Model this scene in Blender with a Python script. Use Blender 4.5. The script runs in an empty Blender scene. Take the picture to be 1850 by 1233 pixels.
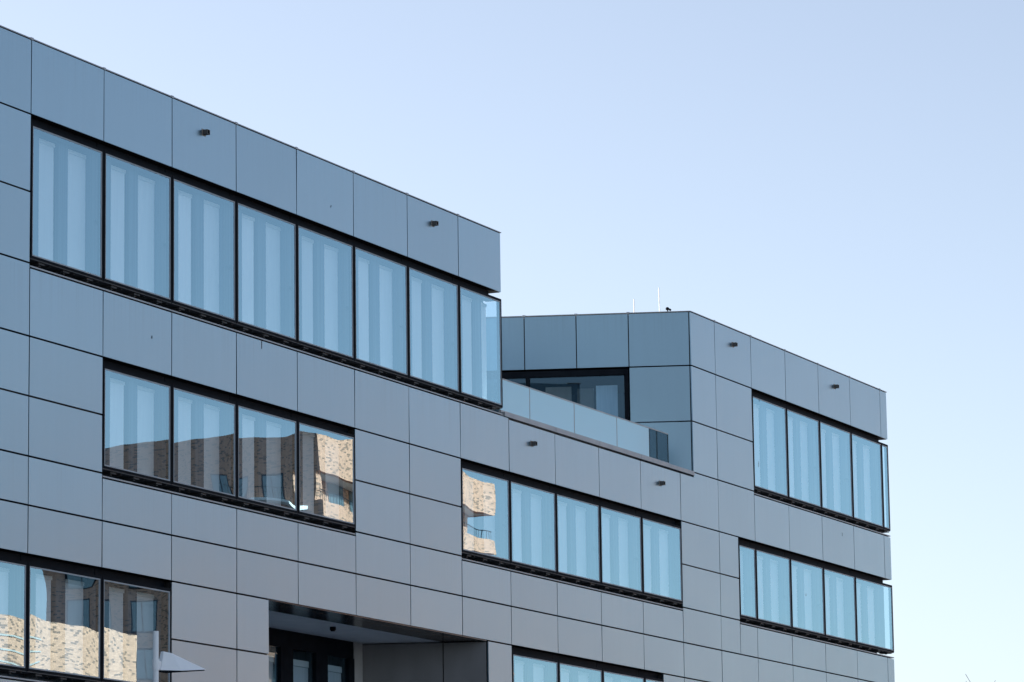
import bpy, math, random
from mathutils import Matrix, Vector
random.seed(7)
SC = bpy.context.scene
COL = SC.collection
W = 2.7                      # facade module
Z0 = 20.0                    # height of the roof edge above the ground (local z = 0 at the roof edge)
R = [0, -1.464, -2.970, -4.345, -5.749, -6.889, -8.030, -8.956, -9.877,
     -11.03, -12.16, -13.09, -14.01, -15.15, -16.29, -17.21, -18.13, -19.05, -19.98]
XL, XA, XR, XC, XE = -8 * W, 21.262, 21.262, 33.350, 49.20   # left end, end of upper left block, ..., inner corner, right end
RD = Vector((-0.325, 0.9457, 0)).normalized()                  # direction of the terrace side wall

# ------------------------------------------------------------------ helpers
class MB:
    def __init__(s): s.v = []; s.f = []; s.c = []; s.cur = 0.5
    def box(s, x0, x1, y0, y1, z0, z1, T=None):
        n = len(s.v)
        for z in (z0, z1):
            for x, y in ((x0, y0), (x1, y0), (x1, y1), (x0, y1)):
                p = Vector((x, y, z)); s.v.append(tuple(T(p) if T else p))
        for q in ((0, 3, 2, 1), (4, 5, 6, 7), (0, 1, 5, 4), (1, 2, 6, 5), (2, 3, 7, 6), (3, 0, 4, 7)):
            s.f.append(tuple(n + i for i in q)); s.c.append(s.cur)
        return s
    def prism(s, pts, z0, z1):
        n = len(s.v); k = len(pts)
        s.v += [(p[0], p[1], z0) for p in pts] + [(p[0], p[1], z1) for p in pts]
        s.f.append(tuple(n + i for i in reversed(range(k)))); s.f.append(tuple(n + k + i for i in range(k)))
        for i in range(k):
            j = (i + 1) % k; s.f.append((n + i, n + j, n + k + j, n + k + i))
        s.c += [s.cur] * (k + 2)
        return s
    def tube(s, p0, p1, r0, r1=None, n=10, cap=True):
        r1 = r0 if r1 is None else r1
        p0, p1 = Vector(p0), Vector(p1); d = (p1 - p0).normalized()
        a = d.orthogonal().normalized(); b = d.cross(a); m = len(s.v)
        for p, r in ((p0, r0), (p1, r1)):
            for i in range(n):
                t = 2 * math.pi * i / n; s.v.append(tuple(p + a * r * math.cos(t) + b * r * math.sin(t)))
        for i in range(n):
            j = (i + 1) % n; s.f.append((m + i, m + j, m + n + j, m + n + i)); s.c.append(s.cur)
        if cap:
            s.f.append(tuple(m + i for i in reversed(range(n)))); s.f.append(tuple(m + n + i for i in range(n))); s.c += [s.cur] * 2
        return s
    def poly(s, pts, faces):
        n = len(s.v); s.v += [tuple(p) for p in pts]
        for f in faces: s.f.append(tuple(n + i for i in f)); s.c.append(s.cur)
        return s
    def build(s, name, mat, parent=None, smooth=False):
        me = bpy.data.meshes.new(name); me.from_pydata(s.v, [], s.f); me.update()
        at = me.attributes.new('tone', 'FLOAT', 'FACE')
        at.data.foreach_set('value', s.c)
        if smooth: me.polygons.foreach_set('use_smooth', [True] * len(me.polygons))
        me.materials.append(mat)
        o = bpy.data.objects.new(name, me); COL.objects.link(o)
        if parent: o.parent = parent
        return o

def thing(name, label, cat, loc=(0, 0, 0), group=None):
    o = bpy.data.objects.new(name, None); COL.objects.link(o); o.location = loc; o.empty_display_size = 0.3
    o['label'] = label; o['category'] = cat
    if group: o['group'] = group
    return o

# ------------------------------------------------------------------ materials
def mat(name, col=(.5, .5, .5), rough=.5, metal=0., spec=.5):
    m = bpy.data.materials.new(name); m.use_nodes = True
    b = m.node_tree.nodes['Principled BSDF']
    b.inputs['Base Color'].default_value = (*col, 1); b.inputs['Roughness'].default_value = rough
    b.inputs['Metallic'].default_value = metal; b.inputs['Specular IOR Level'].default_value = spec
    return m, m.node_tree.nodes, m.node_tree.links, b

def noisy(name, c0, c1, scale=(1, 1, 1), detail=4, rough=.5, metal=0., tone=0., bump=0., nscale=2.0, spec=.5):
    """two close tones mixed by noise, plus a per-panel tone"""
    m, N, L, b = mat(name, c0, rough, metal, spec)
    tc = N.new('ShaderNodeTexCoord'); mp = N.new('ShaderNodeMapping'); mp.inputs['Scale'].default_value = scale
    nz = N.new('ShaderNodeTexNoise'); nz.inputs['Scale'].default_value = nscale; nz.inputs['Detail'].default_value = detail
    L.new(tc.outputs['Object'], mp.inputs[0]); L.new(mp.outputs[0], nz.inputs['Vector'])
    cr = N.new('ShaderNodeValToRGB'); cr.color_ramp.elements[0].position = .32; cr.color_ramp.elements[1].position = .68
    cr.color_ramp.elements[0].color = (*c0, 1); cr.color_ramp.elements[1].color = (*c1, 1)
    L.new(nz.outputs['Fac'], cr.inputs[0])
    last = cr.outputs[0]
    if tone:
        at = N.new('ShaderNodeAttribute'); at.attribute_name = 'tone'
        mr = N.new('ShaderNodeMapRange'); mr.inputs['To Min'].default_value = 1 - tone; mr.inputs['To Max'].default_value = 1 + tone
        mx = N.new('ShaderNodeVectorMath'); mx.operation = 'SCALE'
        L.new(at.outputs['Fac'], mr.inputs['Value']); L.new(last, mx.inputs[0]); L.new(mr.outputs[0], mx.inputs['Scale'])
        last = mx.outputs[0]
    L.new(last, b.inputs['Base Color'])
    if bump:
        bp = N.new('ShaderNodeBump'); bp.inputs['Strength'].default_value = bump; bp.inputs['Distance'].default_value = .01
        L.new(nz.outputs['Fac'], bp.inputs['Height']); L.new(bp.outputs[0], b.inputs['Normal'])
    return m

def panel_mat(name, base, metal, rough):
    """coated metal cladding: cloudy coat, faint vertical rain streaks, small tone steps from panel to panel"""
    m, N, L, b = mat(name, base, rough, metal, .5)
    b.inputs['IOR'].default_value = 1.6
    b.inputs['Coat Weight'].default_value = 1.0; b.inputs['Coat IOR'].default_value = 2.05; b.inputs['Coat Roughness'].default_value = .30
    tc = N.new('ShaderNodeTexCoord')
    def noise(sc, ns, det):
        mp = N.new('ShaderNodeMapping'); mp.inputs['Scale'].default_value = sc
        nz = N.new('ShaderNodeTexNoise'); nz.inputs['Scale'].default_value = ns; nz.inputs['Detail'].default_value = det
        L.new(tc.outputs['Object'], mp.inputs[0]); L.new(mp.outputs[0], nz.inputs['Vector']); return nz.outputs['Fac']
    def mathn(op, a, bb):
        n = N.new('ShaderNodeMath'); n.operation = op
        for i, v in enumerate((a, bb)):
            if isinstance(v, (int, float)): n.inputs[i].default_value = v
            else: L.new(v, n.inputs[i])
        return n.outputs[0]
    cloud = noise((1, 1, 1), .55, 3); streak = noise((4, 4, .3), 1.0, 2); grain = noise((1, 1, 1), 14, 3)
    at = N.new('ShaderNodeAttribute'); at.attribute_name = 'tone'
    k = mathn('ADD', mathn('MULTIPLY', cloud, .14), mathn('MULTIPLY', streak, .08))
    k = mathn('ADD', k, mathn('MULTIPLY', grain, .05))
    k = mathn('ADD', k, mathn('MULTIPLY', at.outputs['Fac'], .10))
    k = mathn('ADD', k, .83)
    sx = N.new('ShaderNodeSeparateXYZ'); L.new(tc.outputs['Object'], sx.inputs[0])
    drip = noise((14, 14, .12), 1.0, 2)
    dr = N.new('ShaderNodeMapRange'); dr.inputs['From Min'].default_value = .5; dr.inputs['From Max'].default_value = .75; L.new(drip, dr.inputs['Value'])
    tot = None
    for zr in (R[3] - .1, R[6] - .1, R[10] - .1, R[0]):
        mr = N.new('ShaderNodeMapRange'); mr.inputs['From Min'].default_value = zr - .95; mr.inputs['From Max'].default_value = zr
        mr.inputs['To Min'].default_value = 0; mr.inputs['To Max'].default_value = 1; L.new(sx.outputs[2], mr.inputs['Value'])
        inside = mathn('MULTIPLY', mr.outputs[0], mathn('LESS_THAN', sx.outputs[2], zr + .02))
        tot = inside if tot is None else mathn('ADD', tot, inside)
    k = mathn('SUBTRACT', k, mathn('MULTIPLY', mathn('MULTIPLY', tot, dr.outputs[0]), .13))
    sc = N.new('ShaderNodeVectorMath'); sc.operation = 'SCALE'; sc.inputs[0].default_value = base
    L.new(k, sc.inputs['Scale']); L.new(sc.outputs[0], b.inputs['Base Color'])
    rr = mathn('ADD', mathn('MULTIPLY', cloud, .16), rough - .08); L.new(rr, b.inputs['Roughness'])
    return m

def glass_mat(name, tint=(.96, .99, 1.0), refl=(.56, .865, 1.0), f0=.05, f90=1.0, expo=1.32):
    m = bpy.data.materials.new(name); m.use_nodes = True
    N, L = m.node_tree.nodes, m.node_tree.links; N.clear()
    out = N.new('ShaderNodeOutputMaterial'); mix = N.new('ShaderNodeMixShader')
    tr = N.new('ShaderNodeBsdfTransparent'); tr.inputs[0].default_value = (*tint, 1)
    gl = N.new('ShaderNodeBsdfGlossy'); gl.inputs['Color'].default_value = (*refl, 1); gl.inputs['Roughness'].default_value = 0
    # thin double glazing: the same reflectance seen from either side of the pane
    geo = N.new('ShaderNodeNewGeometry'); dt = N.new('ShaderNodeVectorMath'); dt.operation = 'DOT_PRODUCT'
    L.new(geo.outputs['Incoming'], dt.inputs[0]); L.new(geo.outputs['Normal'], dt.inputs[1])
    ab = N.new('ShaderNodeMath'); ab.operation = 'ABSOLUTE'; L.new(dt.outputs['Value'], ab.inputs[0])
    om = N.new('ShaderNodeMath'); om.operation = 'SUBTRACT'; om.inputs[0].default_value = 1; L.new(ab.outputs[0], om.inputs[1])
    pw = N.new('ShaderNodeMath'); pw.operation = 'POWER'; L.new(om.outputs[0], pw.inputs[0]); pw.inputs[1].default_value = expo
    ml = N.new('ShaderNodeMath'); ml.operation = 'MULTIPLY_ADD'; L.new(pw.outputs[0], ml.inputs[0])
    ml.inputs[1].default_value = f90 - f0; ml.inputs[2].default_value = f0; ml.use_clamp = True
    L.new(ml.outputs[0], mix.inputs[0]); L.new(tr.outputs[0], mix.inputs[1]); L.new(gl.outputs[0], mix.inputs[2])
    L.new(mix.outputs[0], out.inputs[0])
    return m

def brick_mat(name, light, dark, share, mortar):
    m, N, L, b = mat(name, light, .85)
    tc = N.new('ShaderNodeTexCoord'); sp = N.new('ShaderNodeSeparateXYZ'); ad = N.new('ShaderNodeMath'); ad.operation = 'ADD'
    cb = N.new('ShaderNodeCombineXYZ')
    L.new(tc.outputs['Object'], sp.inputs[0]); L.new(sp.outputs[0], ad.inputs[0]); L.new(sp.outputs[1], ad.inputs[1])
    L.new(ad.outputs[0], cb.inputs[0]); L.new(sp.outputs[2], cb.inputs[1])
    br = N.new('ShaderNodeTexBrick'); br.inputs['Scale'].default_value = 1.0
    br.inputs['Color1'].default_value = (0, 0, 0, 1); br.inputs['Color2'].default_value = (1, 1, 1, 1)
    br.inputs['Brick Width'].default_value = .27; br.inputs['Row Height'].default_value = .085
    br.inputs['Mortar Size'].default_value = .006; br.inputs['Mortar'].default_value = (.5, .5, .5, 1)
    L.new(cb.outputs[0], br.inputs['Vector'])
    cr = N.new('ShaderNodeValToRGB'); cr.color_ramp.interpolation = 'LINEAR'; e = cr.color_ramp.elements
    e[0].position = share; e[0].color = (*dark, 1); e[1].position = share + .05; e[1].color = (*[c * .85 for c in light], 1)
    e.new(1.0).color = (*[min(1, c * 1.12) for c in light], 1)
    L.new(br.outputs['Color'], cr.inputs[0])
    mx = N.new('ShaderNodeMix'); mx.data_type = 'RGBA'; mx.inputs['B'].default_value = (*mortar, 1)
    L.new(br.outputs['Fac'], mx.inputs['Factor']); L.new(cr.outputs[0], mx.inputs['A']); L.new(mx.outputs['Result'], b.inputs['Base Color'])
    return m

M_PANEL = panel_mat('coated_metal_panel', (.178, .318, .41), .90, .36)
M_SIDE = panel_mat('coated_metal_side', (.178, .318, .41), .90, .36)
M_DARK = noisy('dark_substructure', (.012, .012, .013), (.028, .024, .022), (3, 3, 3), rough=.7)
M_BLACK = noisy('black_frame', (.004, .006, .010), (.008, .011, .016), (2, 2, 2), rough=.6, spec=.05)
M_GREYFR = noisy('grey_gasket', (.32, .35, .38), (.40, .43, .46), rough=.45)
M_SILLM = noisy('sill_plate', (.035, .037, .042), (.07, .07, .075), (1.5, 1.5, 1.5), rough=.55, nscale=4)
M_INNER = noisy('inner_wall', (.03, .055, .085), (.08, .12, .165), (9, 9, .2), rough=.6, nscale=1.2)
M_BLIND = noisy('blind_fabric', (.86, .88, .89), (.92, .93, .93), (6, 6, .4), rough=.8, tone=.10)
M_RAIL = noisy('blind_rail', (.80, .82, .82), (.86, .87, .86), rough=.5)
M_GLASS = glass_mat('facade_glass')
M_GLASSEND = glass_mat('corner_glass', tint=(.8, .92, .97), expo=4)
M_TGLASS = glass_mat('terrace_glass', tint=(.75, .85, .9), refl=(.5, .8, 1), f0=.10, expo=4)
M_CLEAR = glass_mat('clear_glass', tint=(.34, .38, .42), f0=.03, f90=.5, expo=5)
M_ROOF = noisy('roof_gravel', (.25, .25, .24), (.36, .35, .34), rough=.9, nscale=12)
M_COPING = noisy('coping_metal', (.36, .37, .39), (.44, .45, .46), (1, 1, 1), rough=.45, metal=.2)
M_SOFFIT = noisy('soffit_render', (.64, .65, .66), (.72, .72, .73), rough=.7)
M_GLOSSBLACK = noisy('dark_gloss_soffit', (.03, .03, .033), (.045, .045, .05), rough=.18)
M_PIER = noisy('pale_pier', (.40, .38, .36), (.46, .44, .42), rough=.7)
M_WHITE = noisy('white_paint', (.90, .91, .92), (.93, .94, .94), rough=.35, nscale=5)
M_SPOUT = noisy('spout_metal', (.07, .06, .055), (.12, .11, .10), rough=.5)
M_TAN = noisy('spout_flange', (.30, .25, .21), (.40, .34, .29), rough=.6)
M_BRICK = brick_mat('cream_brick', (.51, .275, .19), (.19, .115, .085), .16, (.41, .235, .165))
M_BRICK2 = brick_mat('pale_brick', (.59, .34, .235), (.22, .14, .105), .17, (.47, .275, .195))

# ------------------------------------------------------------------ office building
B = thing('office_building', 'grey metal clad office building with rows of blue glass windows and a roof terrace', 'building', (0, 0, 0))
B.location = (0, 0, Z0)

def panels(mb, xs, zs, T=None, gap=.028, hgap=.036, th=.03):
    for i in range(len(xs) - 1):
        for j in range(len(zs) - 1):
            a, b_ = xs[i], xs[i + 1]; t, d = zs[j], zs[j + 1]
            mb.cur = random.random()
            dy = random.uniform(-.0015, .0015)
            n0 = len(mb.v)
            mb.box(a + gap / 2, b_ - gap / 2, dy, th, d + hgap / 2, t - hgap / 2)
            ta, tb = random.uniform(-.0010, .0010), random.uniform(-.0042, .0042)     # every sheet hangs a touch out of true
            for q in range(n0, len(mb.v)):
                p = Vector(mb.v[q]); p.y += ta * (p.x - (a + b_) / 2) + tb * (p.z - (t + d) / 2)
                mb.v[q] = tuple(T(p) if T else p)
    mb.cur = .5

def cols(a, b):
    """joint positions between a and b (in modules)"""
    r = [a * W]
    k = math.floor(a) + 1
    while k < b - 1e-6:
        if k - a > .02: r.append(k * W)
        k += 1
    r.append(b * W); return r
kL, kA, kC, kE = XL / W, XA / W, XC / W, XE / W
clad, sub = MB(), MB()
def region(a, b, rows, sub_depth=.38, top=True, bottom=True, lo=0.0, hi=0.0):
    zs = [R[i] for i in rows]
    zs[0] -= hi; zs[-1] += lo
    panels(clad, cols(a, b), zs)
    sub.box(a * W + .012, b * W - .012, .046, sub_depth, zs[-1] + .022, zs[0] - .022)
region(kL, kA, [0, 1])
region(kC, kE, [0, 1])
region(kL, 0, [1, 2, 3])
region(kC, 14, [1, 2, 3])
SILL = .088
region(kL, 0, [3, 4])
region(0, 8, [3, 4], hi=SILL)
region(8, 13, [3, 4], hi=.125)
clad.cur = .5; clad.box(kC * W + .015, 13 * W - .014, 0, .03, R[3] - .1431, R[3] - .018); clad.cur = .5
region(13, 14, [3, 4]); region(14, kE, [3, 4], hi=SILL)
region(kL, 1, [4, 5, 6]); region(5, 7, [4, 5, 6]); region(12, 13.52, [4, 5, 6])
for a, b, w in ((kL, 1, 0), (1, 5, 1), (5, 7, 0), (7, 12, 1), (12, 13.52, 0), (13.52, kE, 1)):
    region(a, b, [6, 7], hi=SILL if w else 0)
region(kL, kE, [7, 8])
LG0, LG1 = 3.513, 7.51
region(kL, -4, [8, 9, 10]); region(2, LG0, [8, 9, 10]); region(LG1, 8.0, [8, 9, 10]); region(11.47, kE, [8, 9, 10])
region(kL, -4, [10, 11]); region(-4, 2, [10, 11], hi=SILL); region(2, LG0, [10, 11]); region(LG1, 8.0, [10, 11])
region(8.0, 11.47, [10, 11], hi=SILL); region(11.47, kE, [10, 11])
for i in range(11, 18):
    region(kL, LG0, [i, i + 1]); region(LG1, kE, [i, i + 1])
# right-hand end faces of the cladding bands (short returns)
def end_T(x):
    return lambda p: Vector((x - p.y, p.x, p.z))
for (x, rows) in ((XA, [0, 1]), (XE, [0, 1]), (XE, [3, 4]), (XE, [6, 7, 8]), (XE, [8, 9, 10, 11])):
    T = lambda p, x=x: Vector((x + .031 - p.y, p.x, p.z))
    panels(clad, [.034, 2.7, 5.4, 8.1, 10.8, 13.4], [R[i] - (SILL if rows[0] in (3, 6) and i == rows[0] else 0) for i in rows], T)
    zt, zb = R[rows[0]], R[rows[-1]]
    sub.box(x - .36, x - .002, .382, 13.4, zb + .03, zt - .12)
clad.build('facade_cladding', M_PANEL, B)
sub.build('substructure', M_DARK, B)

# thin metal sill flashings under the window rows and the terrace coping
fl = MB()
for a, b, r in ((0, kA, 3), (14, kE, 3), (1, 5, 6), (7, 12, 6), (13.52, kE, 6), (-4, 2, 10), (8, 11.47, 10)):
    fl.box(a * W + .01, b * W - .01, -.004, .37, R[r] - .074, R[r] - .046)
fl.build('sill_flashing', M_COPING, B)
tc_ = MB()
xs = [XA + .06, 24.3, 27.0, 29.7, 31.9, XC - .012]
for i in range(len(xs) - 1): tc_.box(xs[i] + .004, xs[i + 1] - .004, -.035, .42, R[3] - .095, R[3] + .012)
tc_.build('terrace_coping', M_COPING, B)
# roof edge copings with raised seam covers
rc = MB()
rc.box(XL, XA + .034, -.012, .40, .001, .022)
for k in range(-7, 8): rc.box(k * W - .05, k * W + .05, -.018, .41, -.012, .034)
rc.box(XC + .03, XE + .034, -.012, .40, .001, .022)
for k in range(13, 19): rc.box(k * W - .05, k * W + .05, -.018, .41, -.012, .034)
rc.build('roof_coping', M_COPING, B)

# solid core behind the cladding cavity
core = MB()
YB = 13.4
core.box(XL, XA - .16, .40, YB, -4.70, -.35)
cp = Vector((XC, 0, 0)) + RD * .05
def side_pt(d, off):     # point on the terrace side wall: d metres from the corner, off metres behind its face
    n_in = Vector((.9457, .325, 0)); return Vector((XC, 0, 0)) + RD * d + n_in * off
a0, a1 = side_pt(.52, .42), side_pt(13.3, .42)
core.prism([(a0.x, .40), (XE - .40, .40), (XE - .40, YB), (a1.x, YB)], -1.47, -.35)
b0 = side_pt(.45, .04); b1 = side_pt(1.66, .04); b2 = side_pt(1.66, 3.6); b3 = side_pt(9.0, 3.6); b4 = side_pt(9.0, .04); b5 = side_pt(13.3, .04)
core.prism([(b0.x, .40), (XE - .40, .40), (XE - .40, YB), (b5.x, YB), (b4.x, b4.y), (b3.x, b3.y), (b2.x, b2.y), (b1.x, b1.y)], -4.70, -1.48)
core.box(XL, XE - .40, .40, YB, -9.80, -4.71)
core.box(XL, LG0 * W - .3, .40, YB, -19.98, -9.81)
core.box(LG1 * W + .05, XE - .40, .40, YB, -19.98, -9.81)
core.box(LG0 * W - .29, LG1 * W + .04, 4.2, YB, -19.98, -9.81)
core.build('inner_wall', M_INNER, B)
rf = MB()
rf.box(XL, XA - .39, .41, YB - .05, -.34, -.30)
rf.prism([(a0.x + .02, .41), (XE - .41, .41), (XE - .41, YB - .05), (a1.x + .02, YB - .05)], -.34, -.30)
rf.build('roof', M_ROOF, B)
tf = MB(); t0, t1 = side_pt(.3, -.01), side_pt(13.5, -.01)
tf.prism([(XA + .06, .43), (t0.x, .43), (t1.x, 13.3), (XA + .06, 13.3)], -4.69, -4.62)
tf.build('terrace_floor', noisy('terrace_slabs', (.33, .32, .31), (.42, .41, .39), rough=.8, nscale=6), B)

# terrace side wall (turns back from the right-hand block)
sc_, ss = MB(), MB()
def side_T(p): q = side_pt(p.x, p.y); return Vector((q.x, q.y, p.z))
dj = [.036, 1.665, 3.07, 4.47, 5.87, 7.27, 8.67, 10.07, 11.47, 13.0]
panels(sc_, dj, [R[0], R[1]], side_T)
panels(sc_, dj[:2], [R[1], R[2], R[3], -4.66], side_T)
panels(sc_, dj[6:], [R[1], R[2], R[3], -4.66], side_T)
ss.box(.05, 13.0, .046, .40, R[1] + .022, -.05, side_T)
sc_.build('side_cladding', M_SIDE, B); ss.build('side_substructure', M_DARK, B)
sk = MB(); sk.box(-.0, 13.0, -.01, .36, .001, .02, side_T)
for d in dj[1:-1]: sk.box(d - .04, d + .04, -.02, .37, -.012, .033, side_T)
sk.build('side_coping', M_COPING, B)
# terrace window in the side wall
tw = MB()
tw.box(1.69, 7.25, .02, .30, -1.66, -1.50, side_T)
tw.box(1.69, 1.80, .03, .30, -4.6, -1.662, side_T); tw.box(7.15, 7.25, .03, .30, -4.6, -1.662, side_T)
for d in (4.40, ): tw.box(d - .05, d + .05, .03, .2, -4.6, -1.662, side_T)
tw.box(1.82, 7.14, .03, .2, -4.62, -4.52, side_T)
TW = tw.build('terrace_window', M_BLACK, B)
for a, b in ((1.81, 4.34), (4.46, 7.14)):
    g = MB(); g.poly([side_T(Vector((x, .10, z))) for x, z in ((a, -4.51), (b, -4.51), (b, -1.67), (a, -1.67))], [(0, 1, 2, 3)])
    g.build('pane', M_TGLASS, TW)
ip = MB(); ip.box(3.3, 4.0, .9, .95, -4.6, -1.8, side_T); ip.box(2.75, 3.2, 1.6, 1.7, -4.6, -1.75, side_T)
ip.build('inner_panel', noisy('inner_panel_grey', (.20, .20, .20), (.25, .25, .25), rough=.6), TW)
ib = MB(); ib.box(2.02, 2.60, .5, .53, -4.6, -1.86, side_T)
ib.build('sky_sheet', noisy('sky_blue_sheet', (.36, .47, .58), (.42, .53, .64), (8, 8, .5), rough=.8), TW)  # pale blue sheet standing in for sky seen through the room
ic = MB(); ic.box(1.70, 7.24, .32, 3.58, -1.60, -1.50, side_T)
ic.build('room_ceiling', M_DARK, TW)

# ------------------------------------------------------------------ windows
def pane_mesh(x0, x1, z0, z1, y, n=14):
    mb = MB(); A = random.uniform(.0008, .0022); tx = random.uniform(-.0005, .0005); tz = random.uniform(-.0004, .0004)
    ph = [random.uniform(0, 6.28) for _ in range(4)]; pts = []
    for j in range(n + 1):
        for i in range(n + 1):
            s, t = i / n, j / n
            b = A * (1 - (2 * s - 1) ** 4) * (1 - (2 * t - 1) ** 4)
            w = .00022 * math.sin(5.1 * s + ph[0] + 2 * t) + .00012 * math.sin(9 * t + ph[1]) + .00007 * math.sin(17 * s + 6 * t + ph[2])
            pts.append((x0 + (x1 - x0) * s, y - b + w + tx * (x1 - x0) * (s - .5) + tz * (z1 - z0) * (t - .5), z0 + (z1 - z0) * t))
    fs = [(j * (n + 1) + i, j * (n + 1) + i + 1, (j + 1) * (n + 1) + i + 1, (j + 1) * (n + 1) + i) for j in range(n) for i in range(n)]
    return mb.poly(pts, fs)

def window(a, b, rt, rb, end=False, extra=(), first=False, thin_left=True):
    """one glazed bay from module a to b between the cladding rows rt (above) and rb (below)"""
    x0, x1 = a * W, b * W
    zt, zb = R[rt] - .185, R[rb] + .105
    fw = .052
    xi0 = x0 + .012; xi1 = x1 - .012 if not end else XE * 0 + x1 - .004
    f = MB()
    y0, y1 = -.008, .10
    f.box(xi0, xi0 + fw, y0, y1, zb, zt); f.box(xi1 - fw, xi1, y0, y1, zb, zt)
    f.box(xi0 + fw, xi1 - fw, y0, y1, zt - .03, zt); f.box(xi0 + fw, xi1 - fw, y0, y1, zb, zb + .045)
    # head box and top closing plate
    f.box(xi0, xi1 - (.36 if end else 0), .16, .38, zt + .002, R[rt] + .002)
    f.box(xi0, xi1, y0 + .001, .385, zt - .002 + .002, zt + .03)
    # plate underneath the glass box
    o = f.build('window', M_BLACK, B)
    s = MB()
    s.box(xi0, xi1, .004, .385, zb - .022, zb - .001)
    nb = max(1, round((b - a) * 3))
    for i in range(nb):
        cx = xi0 + (i + .55) * (xi1 - xi0) / nb
        s.box(cx - .11, cx + .11, .05, .30, zb - .060, zb - .0225)
        s.box(cx - .03, cx + .03, .10, .16, zb - .085, zb - .061)
        s.box(cx + .30, cx + .33, .06, .34, zb - .045, zb - .0225)
    s.build('sill', M_SILLM, o)
    g = MB(); gx0, gx1 = xi0 + fw, xi1 - fw
    gz0, gz1 = zb + .045, zt - .03; q = .026
    g.box(gx0, gx0 + q, -.004, .03, gz0, gz1); g.box(gx1 - q, gx1, -.004, .03, gz0, gz1)
    g.box(gx0 + q, gx1 - q, -.004, .03, gz1 - q, gz1); g.box(gx0 + q, gx1 - q, -.004, .03, gz0, gz0 + q)
    g.build('gasket', M_GREYFR, o)
    pane_mesh(gx0 + q * .5, gx1 - q * .5, gz0 + q * .5, gz1 - q * .5, .006).build('pane', M_GLASS, o, True)
    if end:
        e = MB(); e.poly([(xi1 - .012, .075, zb + .03), (xi1 - .012, .39, zb + .03), (xi1 - .012, .39, zt - .02), (xi1 - .012, .075, zt - .02)], [(0, 1, 2, 3)])
        e.build('end_pane', M_GLASSEND, o)
    cf = MB(); cf.box(xi0 + fw, xi1 - (fw if not end else .08), .102, .39, zb + .002, zb + .022); cf.build('bounce_plate', M_BLIND, o)  # added pale plate that bounces sky light up onto the blinds
    # inner layer: wide pier on each module line, narrow pier mid-bay, two roller blinds per bay
    def put_blind(p0, p1, low=0.0):
        p0 = max(p0, x0 + .02); p1 = min(p1, (x1 - .16) if end else (x1 + .0))
        if p1 - p0 < .08: return
        bl = MB(); bl.cur = random.random()
        n = 6; pts = []
        ht = zt - .16
        bl.box(p0, p1, .335, .343, zb + .03 + low, ht)
        bo = bl.build('blind', M_BLIND, o)
        r = MB(); r.box(p0 - .015, p1 + .015, .315, .375, ht + .004, ht + .075); r.build('head_rail', M_RAIL, o)
    k0 = math.floor(a + .001)
    for k in range(k0, int(math.ceil(b - .001))):
        put_blind((k + .27) * W, (k + .51) * W); put_blind((k + .68) * W, (k + .95) * W)
    for e0, e1 in extra: put_blind((a + e0) * W, (a + e1) * W)
    pr = MB()
    for k in range(k0, int(math.ceil(b + .26))):
        for p0, p1, d in ((k - .05, k + .25, .235), (k + .53, k + .66, .26)):
            q0, q1 = max(p0 * W, x0 + .001), min(p1 * W, x1 - (.10 if end else .001))
            if q1 - q0 > .03:
                pr.cur = random.random(); pr.box(q0, q1, d, .398, zb + .002, zt - .003)
    # grip rail / bracket at mid height of the cavity and a floor edge
    cx = x0 + .025 * W
    if b - a > .6: pr.box(cx, cx + .25, .17, .234, (zb + zt) / 2 - .10, (zb + zt) / 2 - .05)
    if pr.v: pr.build('pier', M_INNER, o)
    return o

for k in range(0, 7): window(k, k + 1, 1, 3)
window(7, kA, 1, 3, end=True)
for k in range(14, 18): window(k, k + 1, 1, 3)
window(18, kE, 1, 3, end=True)
for k in range(1, 5): window(k, k + 1, 4, 6)
for k in range(7, 12):
    window(k, k + 1, 4, 6, extra={9: ((.02, .10), (.15, .23)), 10: ((.0, .07), (.12, .22), (.54, .64)), 8: ((.0, .03),)}.get(k, ()))
window(13.52, 14, 4, 6, extra=((.0, .13), (.2, .3)))
for k in range(14, 17): window(k, k + 1, 4, 6, extra={15: ((.04, .16), (.53, .58), (.6, .66)), 16: ((.03, .12), (.16, .25), (.53, .63))}.get(k, ()))
window(17, kE, 4, 6, end=True, extra=((.02, .24), (.53, .66), (.97, 1.14)))
for k in range(-4, 2): window(k, k + 1, 8, 10)
for k in range(8, 11): window(k, k + 1, 8, 10, extra={9: ((.05, .15),), 10: ((.1, .2),)}.get(k, ()))
window(11, 11.47, 8, 10)

# ------------------------------------------------------------------ loggia at the lower edge
ls = MB(); ls.box(LG0 * W + .01, LG1 * W - .01, .39, 1.03, R[8] - .01, R[8] + .03)
ls.box(LG0 * W + .01, LG1 * W - .01, .033, .389, R[8] - .008, R[8] + .016)
ls.build('loggia_lintel', M_GLOSSBLACK, B)
lf = MB(); lf.box(LG0 * W - .2, LG1 * W - .01, 1.032, 4.19, R[8] + .0, R[8] + .03)
lf.build('loggia_soffit', M_SOFFIT, B)
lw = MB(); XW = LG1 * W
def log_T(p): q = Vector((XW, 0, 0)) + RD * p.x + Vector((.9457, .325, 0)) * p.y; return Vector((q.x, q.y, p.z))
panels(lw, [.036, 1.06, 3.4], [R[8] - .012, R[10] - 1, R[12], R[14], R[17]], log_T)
lw.build('loggia_wall', noisy('shade_grey_panel', (.20, .19, .185), (.235, .225, .22), (1, 1, .4), rough=.6, spec=.3), B)  # recess shade put into the wall colour, in place of the cladding metal
lsub = MB(); lsub.box(.3, 3.4, .04, .25, -19.9, R[8] - .02, log_T); lsub.build('loggia_substructure', M_DARK, B)
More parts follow.
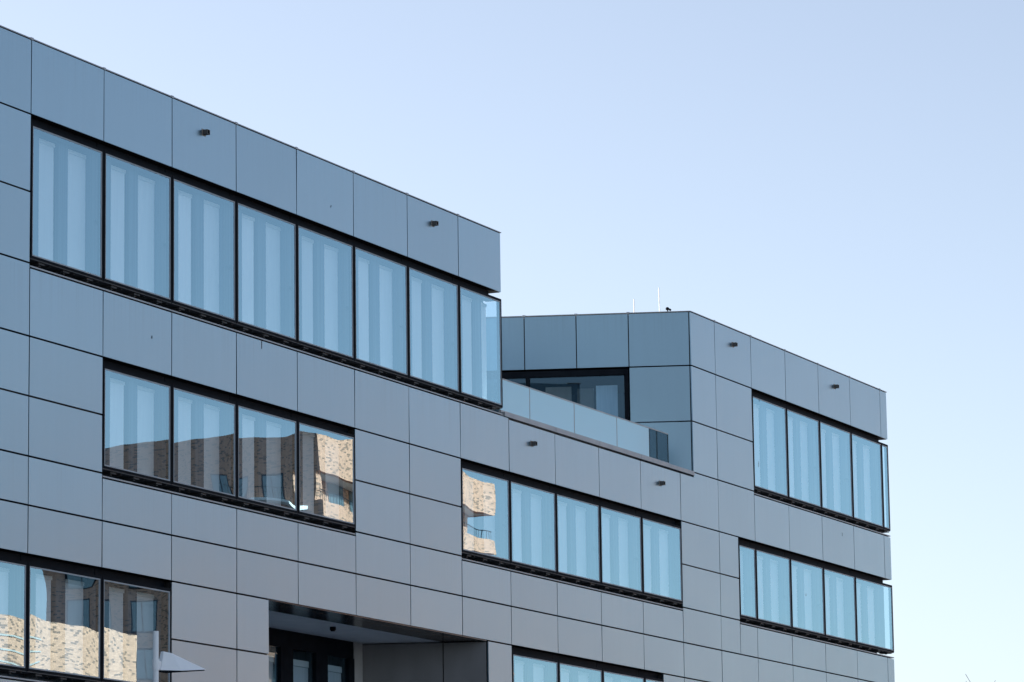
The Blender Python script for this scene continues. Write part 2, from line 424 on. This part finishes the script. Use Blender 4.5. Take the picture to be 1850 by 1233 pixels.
lp = MB(); lp.box(18.86, 19.28, 2.78, 2.95, -19.9, R[8] - .002); lp.build('loggia_pier', M_PIER, B)
ll = MB(); ll.box(LG0 * W - .3, LG0 * W - .02, .1, 4.1, -19.9, R[8] - .004); ll.build('loggia_side_wall', M_SIDE, B)
lfl = MB(); lfl.box(LG0 * W, LG1 * W, .05, 4.1, R[10] - 1.3, R[10] - 1.1); lfl.build('loggia_floor', M_SOFFIT, B)
# glazed doors at the back of the loggia
ld = MB(); y = 2.80
ld.box(9.2, 18.85, y, y + .12, R[8] - .40, R[8] - .004)
edges = [9.2, 11.3, 13.4, 15.5, 17.2, 18.85]
def log_win(p0, p1):
    f = MB()
    f.box(p0, p0 + .30, y - .03, y + .10, -19.9, R[8] - .401); f.box(p1 - .28, p1 - .001, y - .03, y + .10, -19.9, R[8] - .401)
    o = f.build('loggia_window', M_BLACK, B)
    g = MB(); g.poly([(p0 + .30, y + .02, -13.2), (p1 - .28, y + .02, -13.2), (p1 - .28, y + .02, R[8] - .405), (p0 + .30, y + .02, R[8] - .405)], [(0, 1, 2, 3)])
    g.build('pane', M_TGLASS, o)
    bl = MB(); bl.box(p0 + .34, p1 - .32, y + .16, y + .17, -13.1, R[8] - .75); bl.build('blind', noisy('grey_blind', (.66, .68, .69), (.74, .75, .76), (6, 6, .4), rough=.8), o)
    r = MB(); r.box(p0 + .34, p1 - .32, y + .14, y + .19, R[8] - .74, R[8] - .6); r.build('head_rail', M_RAIL, o)
for i in range(5): log_win(edges[i], edges[i + 1])
ld.build('loggia_head_frame', M_BLACK, B)
sp = MB(); sp.tube((15.39, 1.55, R[8] - .07), (15.39, 1.55, R[8] - .001), .07, .07, 12); sp.tube((15.39, 1.55, R[8] - .10), (15.39, 1.55, R[8] - .069), .05, .06, 12)
sp.build('soffit_spotlight', M_BLACK, B)

# emergency overflow spouts on the fascia
for (x, z) in ((6.713, -.469), (17.544, -.44), (22.93, -4.90), (31.02, -4.92), (36.45, -.44), (44.60, -.466)):
    o = MB().box(x - .08, x + .08, -.006, .02, z - .07, z + .07).build('overflow_spout', M_TAN, B)
    t = MB(); wd, h, l = .055, .050, .12
    t.box(x - wd, x + wd, -l, -.007, z + h - .012, z + h); t.box(x - wd, x + wd, -l, -.007, z - h, z - h + .012)
    t.box(x - wd, x - wd + .012, -l, -.007, z - h + .0121, z + h - .0121); t.box(x + wd - .012, x + wd, -l, -.007, z - h + .0121, z + h - .0121)
    t.build('spout_tube', M_SPOUT, o)
    MB().box(x - wd + .013, x + wd - .013, -l + .02, -.008, z - h + .013, z + h - .013).build('spout_mouth', M_BLACK, o)

dm = MB()
for (x, z, l) in ((9.2, -4.62, .17), (38.2, -3.62, .16), (38.4, -1.75, .10), (28.9, -3.9, .08), (44.9, -4.85, .10), (41.7, -6.9, .07), (12.4, -1.0, .05), (4.6, -5.1, .06)):
    if 21.3 < x < 33.3 and z > -4.4: continue
    t = random.uniform(-.25, .25)
    dm.poly([(x - .012, -.004, z), (x + .012, -.004, z), (x + .018 + t * l, -.004, z + l), (x - .004 + t * l, -.004, z + l)], [(0, 1, 2, 3)])
dm.build('dirt_mark', M_DARK, B)

# ------------------------------------------------------------------ things on the building
BT = Z0
bal = thing('glass_balustrade', 'frosted glass balustrade along the terrace edge between the two blocks', 'balustrade', (XA, .1, BT + R[3] + .02))
def rel(x, y, z): return (x - XA, y - .1, z - (R[3] + .02))
M_FROST, N, L, b = mat('frosted_glass', (.56, .88, 1.0), .25, 0, .5)
b.inputs['Transmission Weight'].default_value = .12
b.inputs['Roughness'].default_value = .18
bx = [XA + .06, 23.04, 25.72, 28.41, 30.55, 31.07, 31.83]
for i in range(6):
    m = MB(); z0, z1 = R[3] + .02, R[3] + .815
    p0 = rel(bx[i] + .022, .092, z0); p1 = rel(bx[i + 1] - .022, .108, z1)
    m.box(p0[0], p1[0], p0[1], p1[1], p0[2], p1[2])
    m.build('pane', M_FROST if i < 4 else M_CLEAR, bal)
m = MB()
for q in (30.55, 31.07, 31.83): m.box(q - XA - .012, q - XA + .012, -.012, .012, .046, .799)
m.build('post', M_BLACK, bal)
m = MB()
for q in bx[1:4]: m.box(q - XA - .018, q - XA + .018, -.010, .010, .046, .799)
m.build('seam_profile', M_GREYFR, bal)
m = MB(); m.box(0.06, 31.83 - XA, -.014, .014, .80, .828); m.build('handrail', M_COPING, bal)
m = MB(); m.box(0.06, 31.83 - XA, -.03, .03, -.006, .045); m.build('base_channel', M_COPING, bal)

def rod(x, y, z1, tilt, label):
    t = thing('lightning_rod', label, 'lightning rod', (x, y, BT - .3), 'thin white lightning rods on the roof')
    m = MB(); m.tube((0, 0, 0), (-tilt, 0, z1 + .3), .022, .014, 8); m.build('rod', M_WHITE, t)
    m = MB(); m.tube((0, 0, 0), (0, 0, .10), .16, .13, 14); m.build('base', M_ROOF, t)
rod(36.67, 3.0, 1.13, .03, 'shorter thin white lightning rod on the roof above the terrace, left of the taller rod')
rod(38.58, 3.0, 1.76, .10, 'taller leaning white lightning rod on the roof beside the dark fixture')
rfx = thing('roof_fixture', 'small dark fixture with round head and short arm on the roof near its corner', 'roof fixture', (39.1, 3.0, BT - .3))
m = MB(); m.tube((0, 0, 0), (0, 0, 1.46), .024, .024, 10); m.tube((0, 0, 1.45), (.02, 0, 1.54), .022, .02, 8); m.build('post', M_BLACK, rfx)
m = MB()
for i in range(6):
    z = -.05 + i * .10 / 6; z2 = z + .10 / 6
    r = lambda q: math.sqrt(max(0, .0025 - q * q)) + .003
    m.tube((-.01, 0, 1.55 + z), (-.01, 0, 1.55 + z2), r(z), r(z2), 12, cap=False)
m.build('head', M_BLACK, rfx)
m = MB(); m.tube((.02, 0, 1.56), (.17, -.02, 1.54), .022, .032, 10); m.build('arm', M_BLACK, rfx)

# ------------------------------------------------------------------ street lamp in front of the facade
lx, ly = -1.311, -3.5
lamp = thing('street_lamp', 'pale grey street lamp with a wedge shaped head in front of the lower left windows', 'street lamp', (lx, ly, 0))
m = MB(); m.tube((0, 0, 0), (0, 0, Z0 - 11.61), .062, .052, 18); m.build('pole', M_WHITE, lamp)
m = MB(); m.tube((0, 0, Z0 - 12.31), (0, 0, Z0 - 12.12), .066, .066, 18); m.box(.05, .13, -.04, .04, Z0 - 12.29, Z0 - 12.14); m.build('clamp', M_WHITE, lamp)
m = MB(); m.tube((0, 0, 0), (0, 0, .5), .10, .085, 18); m.build('foot', M_WHITE, lamp)
# wedge head: tall end at the pole, thin tip away from it, along the facade and a little towards the street
hz = Z0 - 12.305
dx = Vector((.996, -.09, 0)); dn = Vector((.09, .996, 0))
def H(u, v, z): p = dx * u + dn * v; return (p.x, p.y, z)
pts = [H(.10, -.05, hz), H(.10, .05, hz), H(.20, -.03, hz + .345), H(.20, .03, hz + .345),
       H(.55, -.18, hz + .015), H(.55, .18, hz + .015), H(.40, -.07, hz + .325), H(.40, .07, hz + .325),
       H(1.55, -.035, hz + .11), H(1.55, .035, hz + .11)]
m = MB(); m.poly(pts, [(0, 2, 3, 1), (0, 4, 6, 2), (4, 8, 6), (2, 6, 7, 3), (6, 8, 9, 7), (1, 3, 7, 5), (5, 7, 9)])
m.build('lamp_head', M_WHITE, lamp)
q = [H(.12, -.045, hz - .025), H(.55, -.165, hz - .012), H(1.5, -.03, hz + .085), H(1.5, .03, hz + .085), H(.55, .165, hz - .012), H(.12, .045, hz - .025)]
m = MB(); m.poly(q + [(a_, b_, c_ + .03) for a_, b_, c_ in q], [(0, 5, 4, 3, 2, 1), (6, 7, 8, 9, 10, 11)] + [(i, (i + 1) % 6, 6 + (i + 1) % 6, 6 + i) for i in range(6)])
m.build('lens', M_BLACK, lamp)

# ------------------------------------------------------------------ buildings across the street (seen mirrored in the glass)
M_TGL2, N, L, b = mat('mirror_blue_glass', (.10, .16, .19), .04, 0, 1.0)
b.inputs['Metallic'].default_value = .35; b.inputs['Base Color'].default_value = (.13, .17, .19, 1)
def tower():
    X0, X1, Y0, Y1 = 120.3, 142.3, -56.3, -73.6     # Y0 faces the office building
    t = thing('brick_tower', 'tall cream brick apartment tower mirrored in the middle row of windows', 'apartment building', (X0, Y0, 0))
    rx = lambda x: x - X0
    ry = lambda yy: yy - Y0
    w = MB(); top = Z0 + 12.3
    # solid brick body behind the balcony zone
    w.box(rx(X0), rx(X1) - 1.2, ry(Y1), -2.0, 0, top - .3)
    # stepped brick bands in front (parapet and spandrels), floor by floor
    z = top; n = 0
    bands = []
    zz = [(top, top - 2.2)]
    zb = top - 3.95
    while zb > 2: zz.append((zb, zb - 1.15)); zb -= 3.2
    for a, b_ in zz: bands.append((a, b_)); w.box(-.003, rx(X1), -.42, .0, b_, a); w.box(rx(X1) - .42, rx(X1) - .002, ry(Y1), -.421, b_, a)
    w.box(-.004, .9, -1.99, -.422, 0, top - .31); w.box(0, .001 + .0, -2, -1.99, 0, .01)
    # parapet on the other sides
    w.box(-.005, .4, ry(Y1) - .002, -.423, top - .305, top - .001); 
    w.build('brick_wall', M_BRICK, t)
    sf = MB()
    for a, b_ in zz: sf.box(.02, rx(X1) - .43, -1.995, -.425, b_ + .02, b_ + .30)
    sf.build('balcony_slab', M_SOFFIT, t)
    for i, (a, b_) in enumerate(zz[1:]):
        top_o = zz[i][1]
        if top_o < Z0 - 2: break
        r = MB(); r.box(.05, rx(X1) - .05, -.25, -.21, a + .62, a + .67)
        k = .1
        while k < rx(X1) - .1: r.box(k, k + .02, -.24, -.22, a + .0, a + .62); k += .35
        r.build('railing', M_BLACK, t)
        gx = 1.2
        while gx < rx(X1) - 3:
            g = MB(); g.box(gx, gx + 2.2, -1.99, -1.93, a - .02, top_o - .02); g.build('window', M_TGL2, t); 
            gx += 3.7
    for (y0, y1) in ((58.3, 60.0), (61.4, 63.0), (66.1, 67.9), (70.0, 72.0)):
        for zt in (10.1, 7.1, 4.1, 1.1):
            g = MB(); f0, f1 = -(y1 - 56.3), -(y0 - 56.3)
            g.box(-.05, -.006, f0, f1, Z0 + zt - 2.1, Z0 + zt)
            o = g.build('window', M_BLACK, t)
            p = MB(); h = (f0 + f1) / 2
            p.box(-.06, -.051, f0 + .08, h - .04, Z0 + zt - 2.0, Z0 + zt - .1); p.box(-.06, -.051, h + .04, f1 - .08, Z0 + zt - 2.0, Z0 + zt - .1)
            p.build('pane', M_TGL2, o)
    # balconies with pale things on the shaded side
    for (y0, y1, z) in ((57.2, 61.2, 8.05),):
        s = MB(); s.box(-1.5, -.01, -(y1 - 56.3), -(y0 - 56.3), Z0 + z - .2, Z0 + z); s.build('balcony', M_SOFFIT, t)
        r = MB(); r.box(-1.5, -1.46, -(y1 - 56.3), -(y0 - 56.3), Z0 + z + .95, Z0 + z + 1.0)
        k = y0
        while k < y1: r.box(-1.49, -1.47, -(k + .02 - 56.3), -(k - 56.3), Z0 + z, Z0 + z + .95); k += .25
        r.build('balcony_railing', M_BLACK, t)
tower()
lowb = thing('brick_block', 'lower pale brick block mirrored in the bottom left windows', 'apartment building', (57, -38, 0))
m = MB(); m.box(0, 12.4, -12, 0, 0, 16.2); m.build('brick_wall', M_BRICK2, lowb)
m = MB(); m.box(.3, 12.1, -11.7, -.3, 16.19, 16.23); m.build('roof', M_ROOF, lowb)
m = MB()
for z in (15.35, 14.75, 14.2): m.box(.2, 4.6, .002, .05, z, z + .07)
m.build('ledge', M_PIER, lowb)
for zt in (10.9, 7.6, 4.3):
    for x in (.5, 3.5, 6.5, 9.5):
        f = MB(); f.box(x, x + 2.5, .003, .06, zt - 2.5, zt); fo = f.build('window', M_BLACK, lowb)
        f = MB(); f.box(x + .08, x + 1.21, .061, .07, zt - 2.42, zt - .08); f.box(x + 1.29, x + 2.42, .061, .07, zt - 2.42, zt - .08); f.build('pane', M_TGL2, fo)

# ------------------------------------------------------------------ tree at the lower right
tree = thing('tree', 'thin leafless treetop just showing beyond the right end of the office building', 'tree', (57.3, .4, 0))
rt = random.Random(3)
tr = MB(); tips = []
def branch(p, d, L_, r, depth):
    q = p + d * L_
    tr.tube(p, q, r, r * .68, 6, cap=False)
    if depth == 0: tips.append(q); return
    for i in range(3 if depth > 1 else 4):
        a = Vector((rt.uniform(-1, 1), rt.uniform(-1, 1), rt.uniform(-.15, .9))).normalized()
        nd = (d * .75 + a * .62 + Vector((0, 0, .18))).normalized()
        branch(p + d * L_ * rt.uniform(.65, 1), nd, L_ * rt.uniform(.62, .8), r * .6, depth - 1)
branch(Vector((0, 0, 0)), Vector((0, 0, 1)), 3.6, .13, 5)
topz = max(v[2] for v in tr.v); topv = max(tr.v, key=lambda v: v[2])
k = 12.03 / topz
tr.v = [((v[0] - topv[0] * (v[2] / topz)) * 1.0, v[1] - topv[1] * (v[2] / topz), v[2] * k) for v in tr.v]
tr.build('trunk', noisy('bark', (.10, .09, .08), (.17, .15, .13), rough=.9, nscale=8), tree)
lf = MB()
for tp in tips:
    if rt.random() < .55: continue
    tp = Vector((tp.x - topv[0] * (tp.z / topz), tp.y - topv[1] * (tp.z / topz), tp.z * k))
    for i in range(2):
        c = tp + Vector((rt.gauss(0, .07), rt.gauss(0, .07), rt.gauss(0, .06) - .06)); a = Vector((rt.gauss(0, 1), rt.gauss(0, 1), rt.gauss(0, 1))).normalized()
        b_ = a.orthogonal().normalized(); s = rt.uniform(.02, .04)
        lf.poly([c - a * s, c + b_ * s * .5, c + a * s, c - b_ * s * .5], [(0, 1, 2, 3)])
lf.build('crown', noisy('dry_leaf', (.12, .11, .05), (.18, .15, .07), rough=.8), tree)

# ------------------------------------------------------------------ ground
m = MB(); m.poly([(-900, -900, 0), (900, -900, 0), (900, 900, 0), (-900, 900, 0)], [(0, 1, 2, 3)])
g = m.build('ground', noisy('asphalt', (.045, .05, .06), (.075, .08, .09), rough=.85, nscale=.6)); g['kind'] = 'structure'

# ------------------------------------------------------------------ light and sky
SUN_AZ, SUN_EL = math.radians(89), math.radians(23)      # azimuth counter-clockwise from +X
w = bpy.data.worlds.new('World'); SC.world = w; w.use_nodes = True
N, L = w.node_tree.nodes, w.node_tree.links
bg = N['Background']; sky = N.new('ShaderNodeTexSky'); sky.sky_type = 'NISHITA'; sky.sun_disc = False
sky.sun_elevation = SUN_EL; sky.sun_rotation = math.pi / 2 - SUN_AZ
sky.air_density = .7; sky.dust_density = 1.3; sky.ozone_density = 0.3; sky.altitude = 100
hs = N.new('ShaderNodeHueSaturation'); hs.inputs['Saturation'].default_value = .76
L.new(sky.outputs[0], hs.inputs['Color']); L.new(hs.outputs[0], bg.inputs[0]); bg.inputs[1].default_value = .072
sl = bpy.data.lights.new('sun', 'SUN'); sl.energy = 4.4; sl.angle = math.radians(.5); sl.color = (1, .94, .86)
so = bpy.data.objects.new('sun', sl); COL.objects.link(so)
sd = Vector((math.cos(SUN_AZ) * math.cos(SUN_EL), math.sin(SUN_AZ) * math.cos(SUN_EL), math.sin(SUN_EL)))
so.rotation_euler = sd.to_track_quat('Z', 'Y').to_euler()

# ------------------------------------------------------------------ camera
F_PX = 7006.62; yaw, pitch, roll = (math.radians(v) for v in (24.57137, 9.79163, -0.797575))
F = Vector((math.cos(yaw) * math.cos(pitch), math.sin(yaw) * math.cos(pitch), math.sin(pitch)))
rt0 = Vector((math.sin(yaw), -math.cos(yaw), 0)); up0 = rt0.cross(F)
Rv = rt0 * math.cos(roll) + up0 * math.sin(roll); Uv = up0 * math.cos(roll) - rt0 * math.sin(roll)
cd = bpy.data.cameras.new('camera'); cam = bpy.data.objects.new('camera', cd); COL.objects.link(cam)
cam.matrix_world = Matrix(((Rv.x, Uv.x, -F.x, -61.6546), (Rv.y, Uv.y, -F.y, -38.1830), (Rv.z, Uv.z, -F.z, Z0 - 18.38887), (0, 0, 0, 1)))
cd.sensor_width = 36; cd.lens = F_PX / 1850 * 36; cd.clip_end = 3000; cd.clip_start = .5
SC.camera = cam
vs = SC.view_settings; vs.view_transform = 'Standard'; vs.look = 'None'; vs.gamma = 1; vs.exposure = 1.62
SC.cycles.max_bounces = 10; SC.cycles.transparent_max_bounces = 16; SC.cycles.use_denoising = True
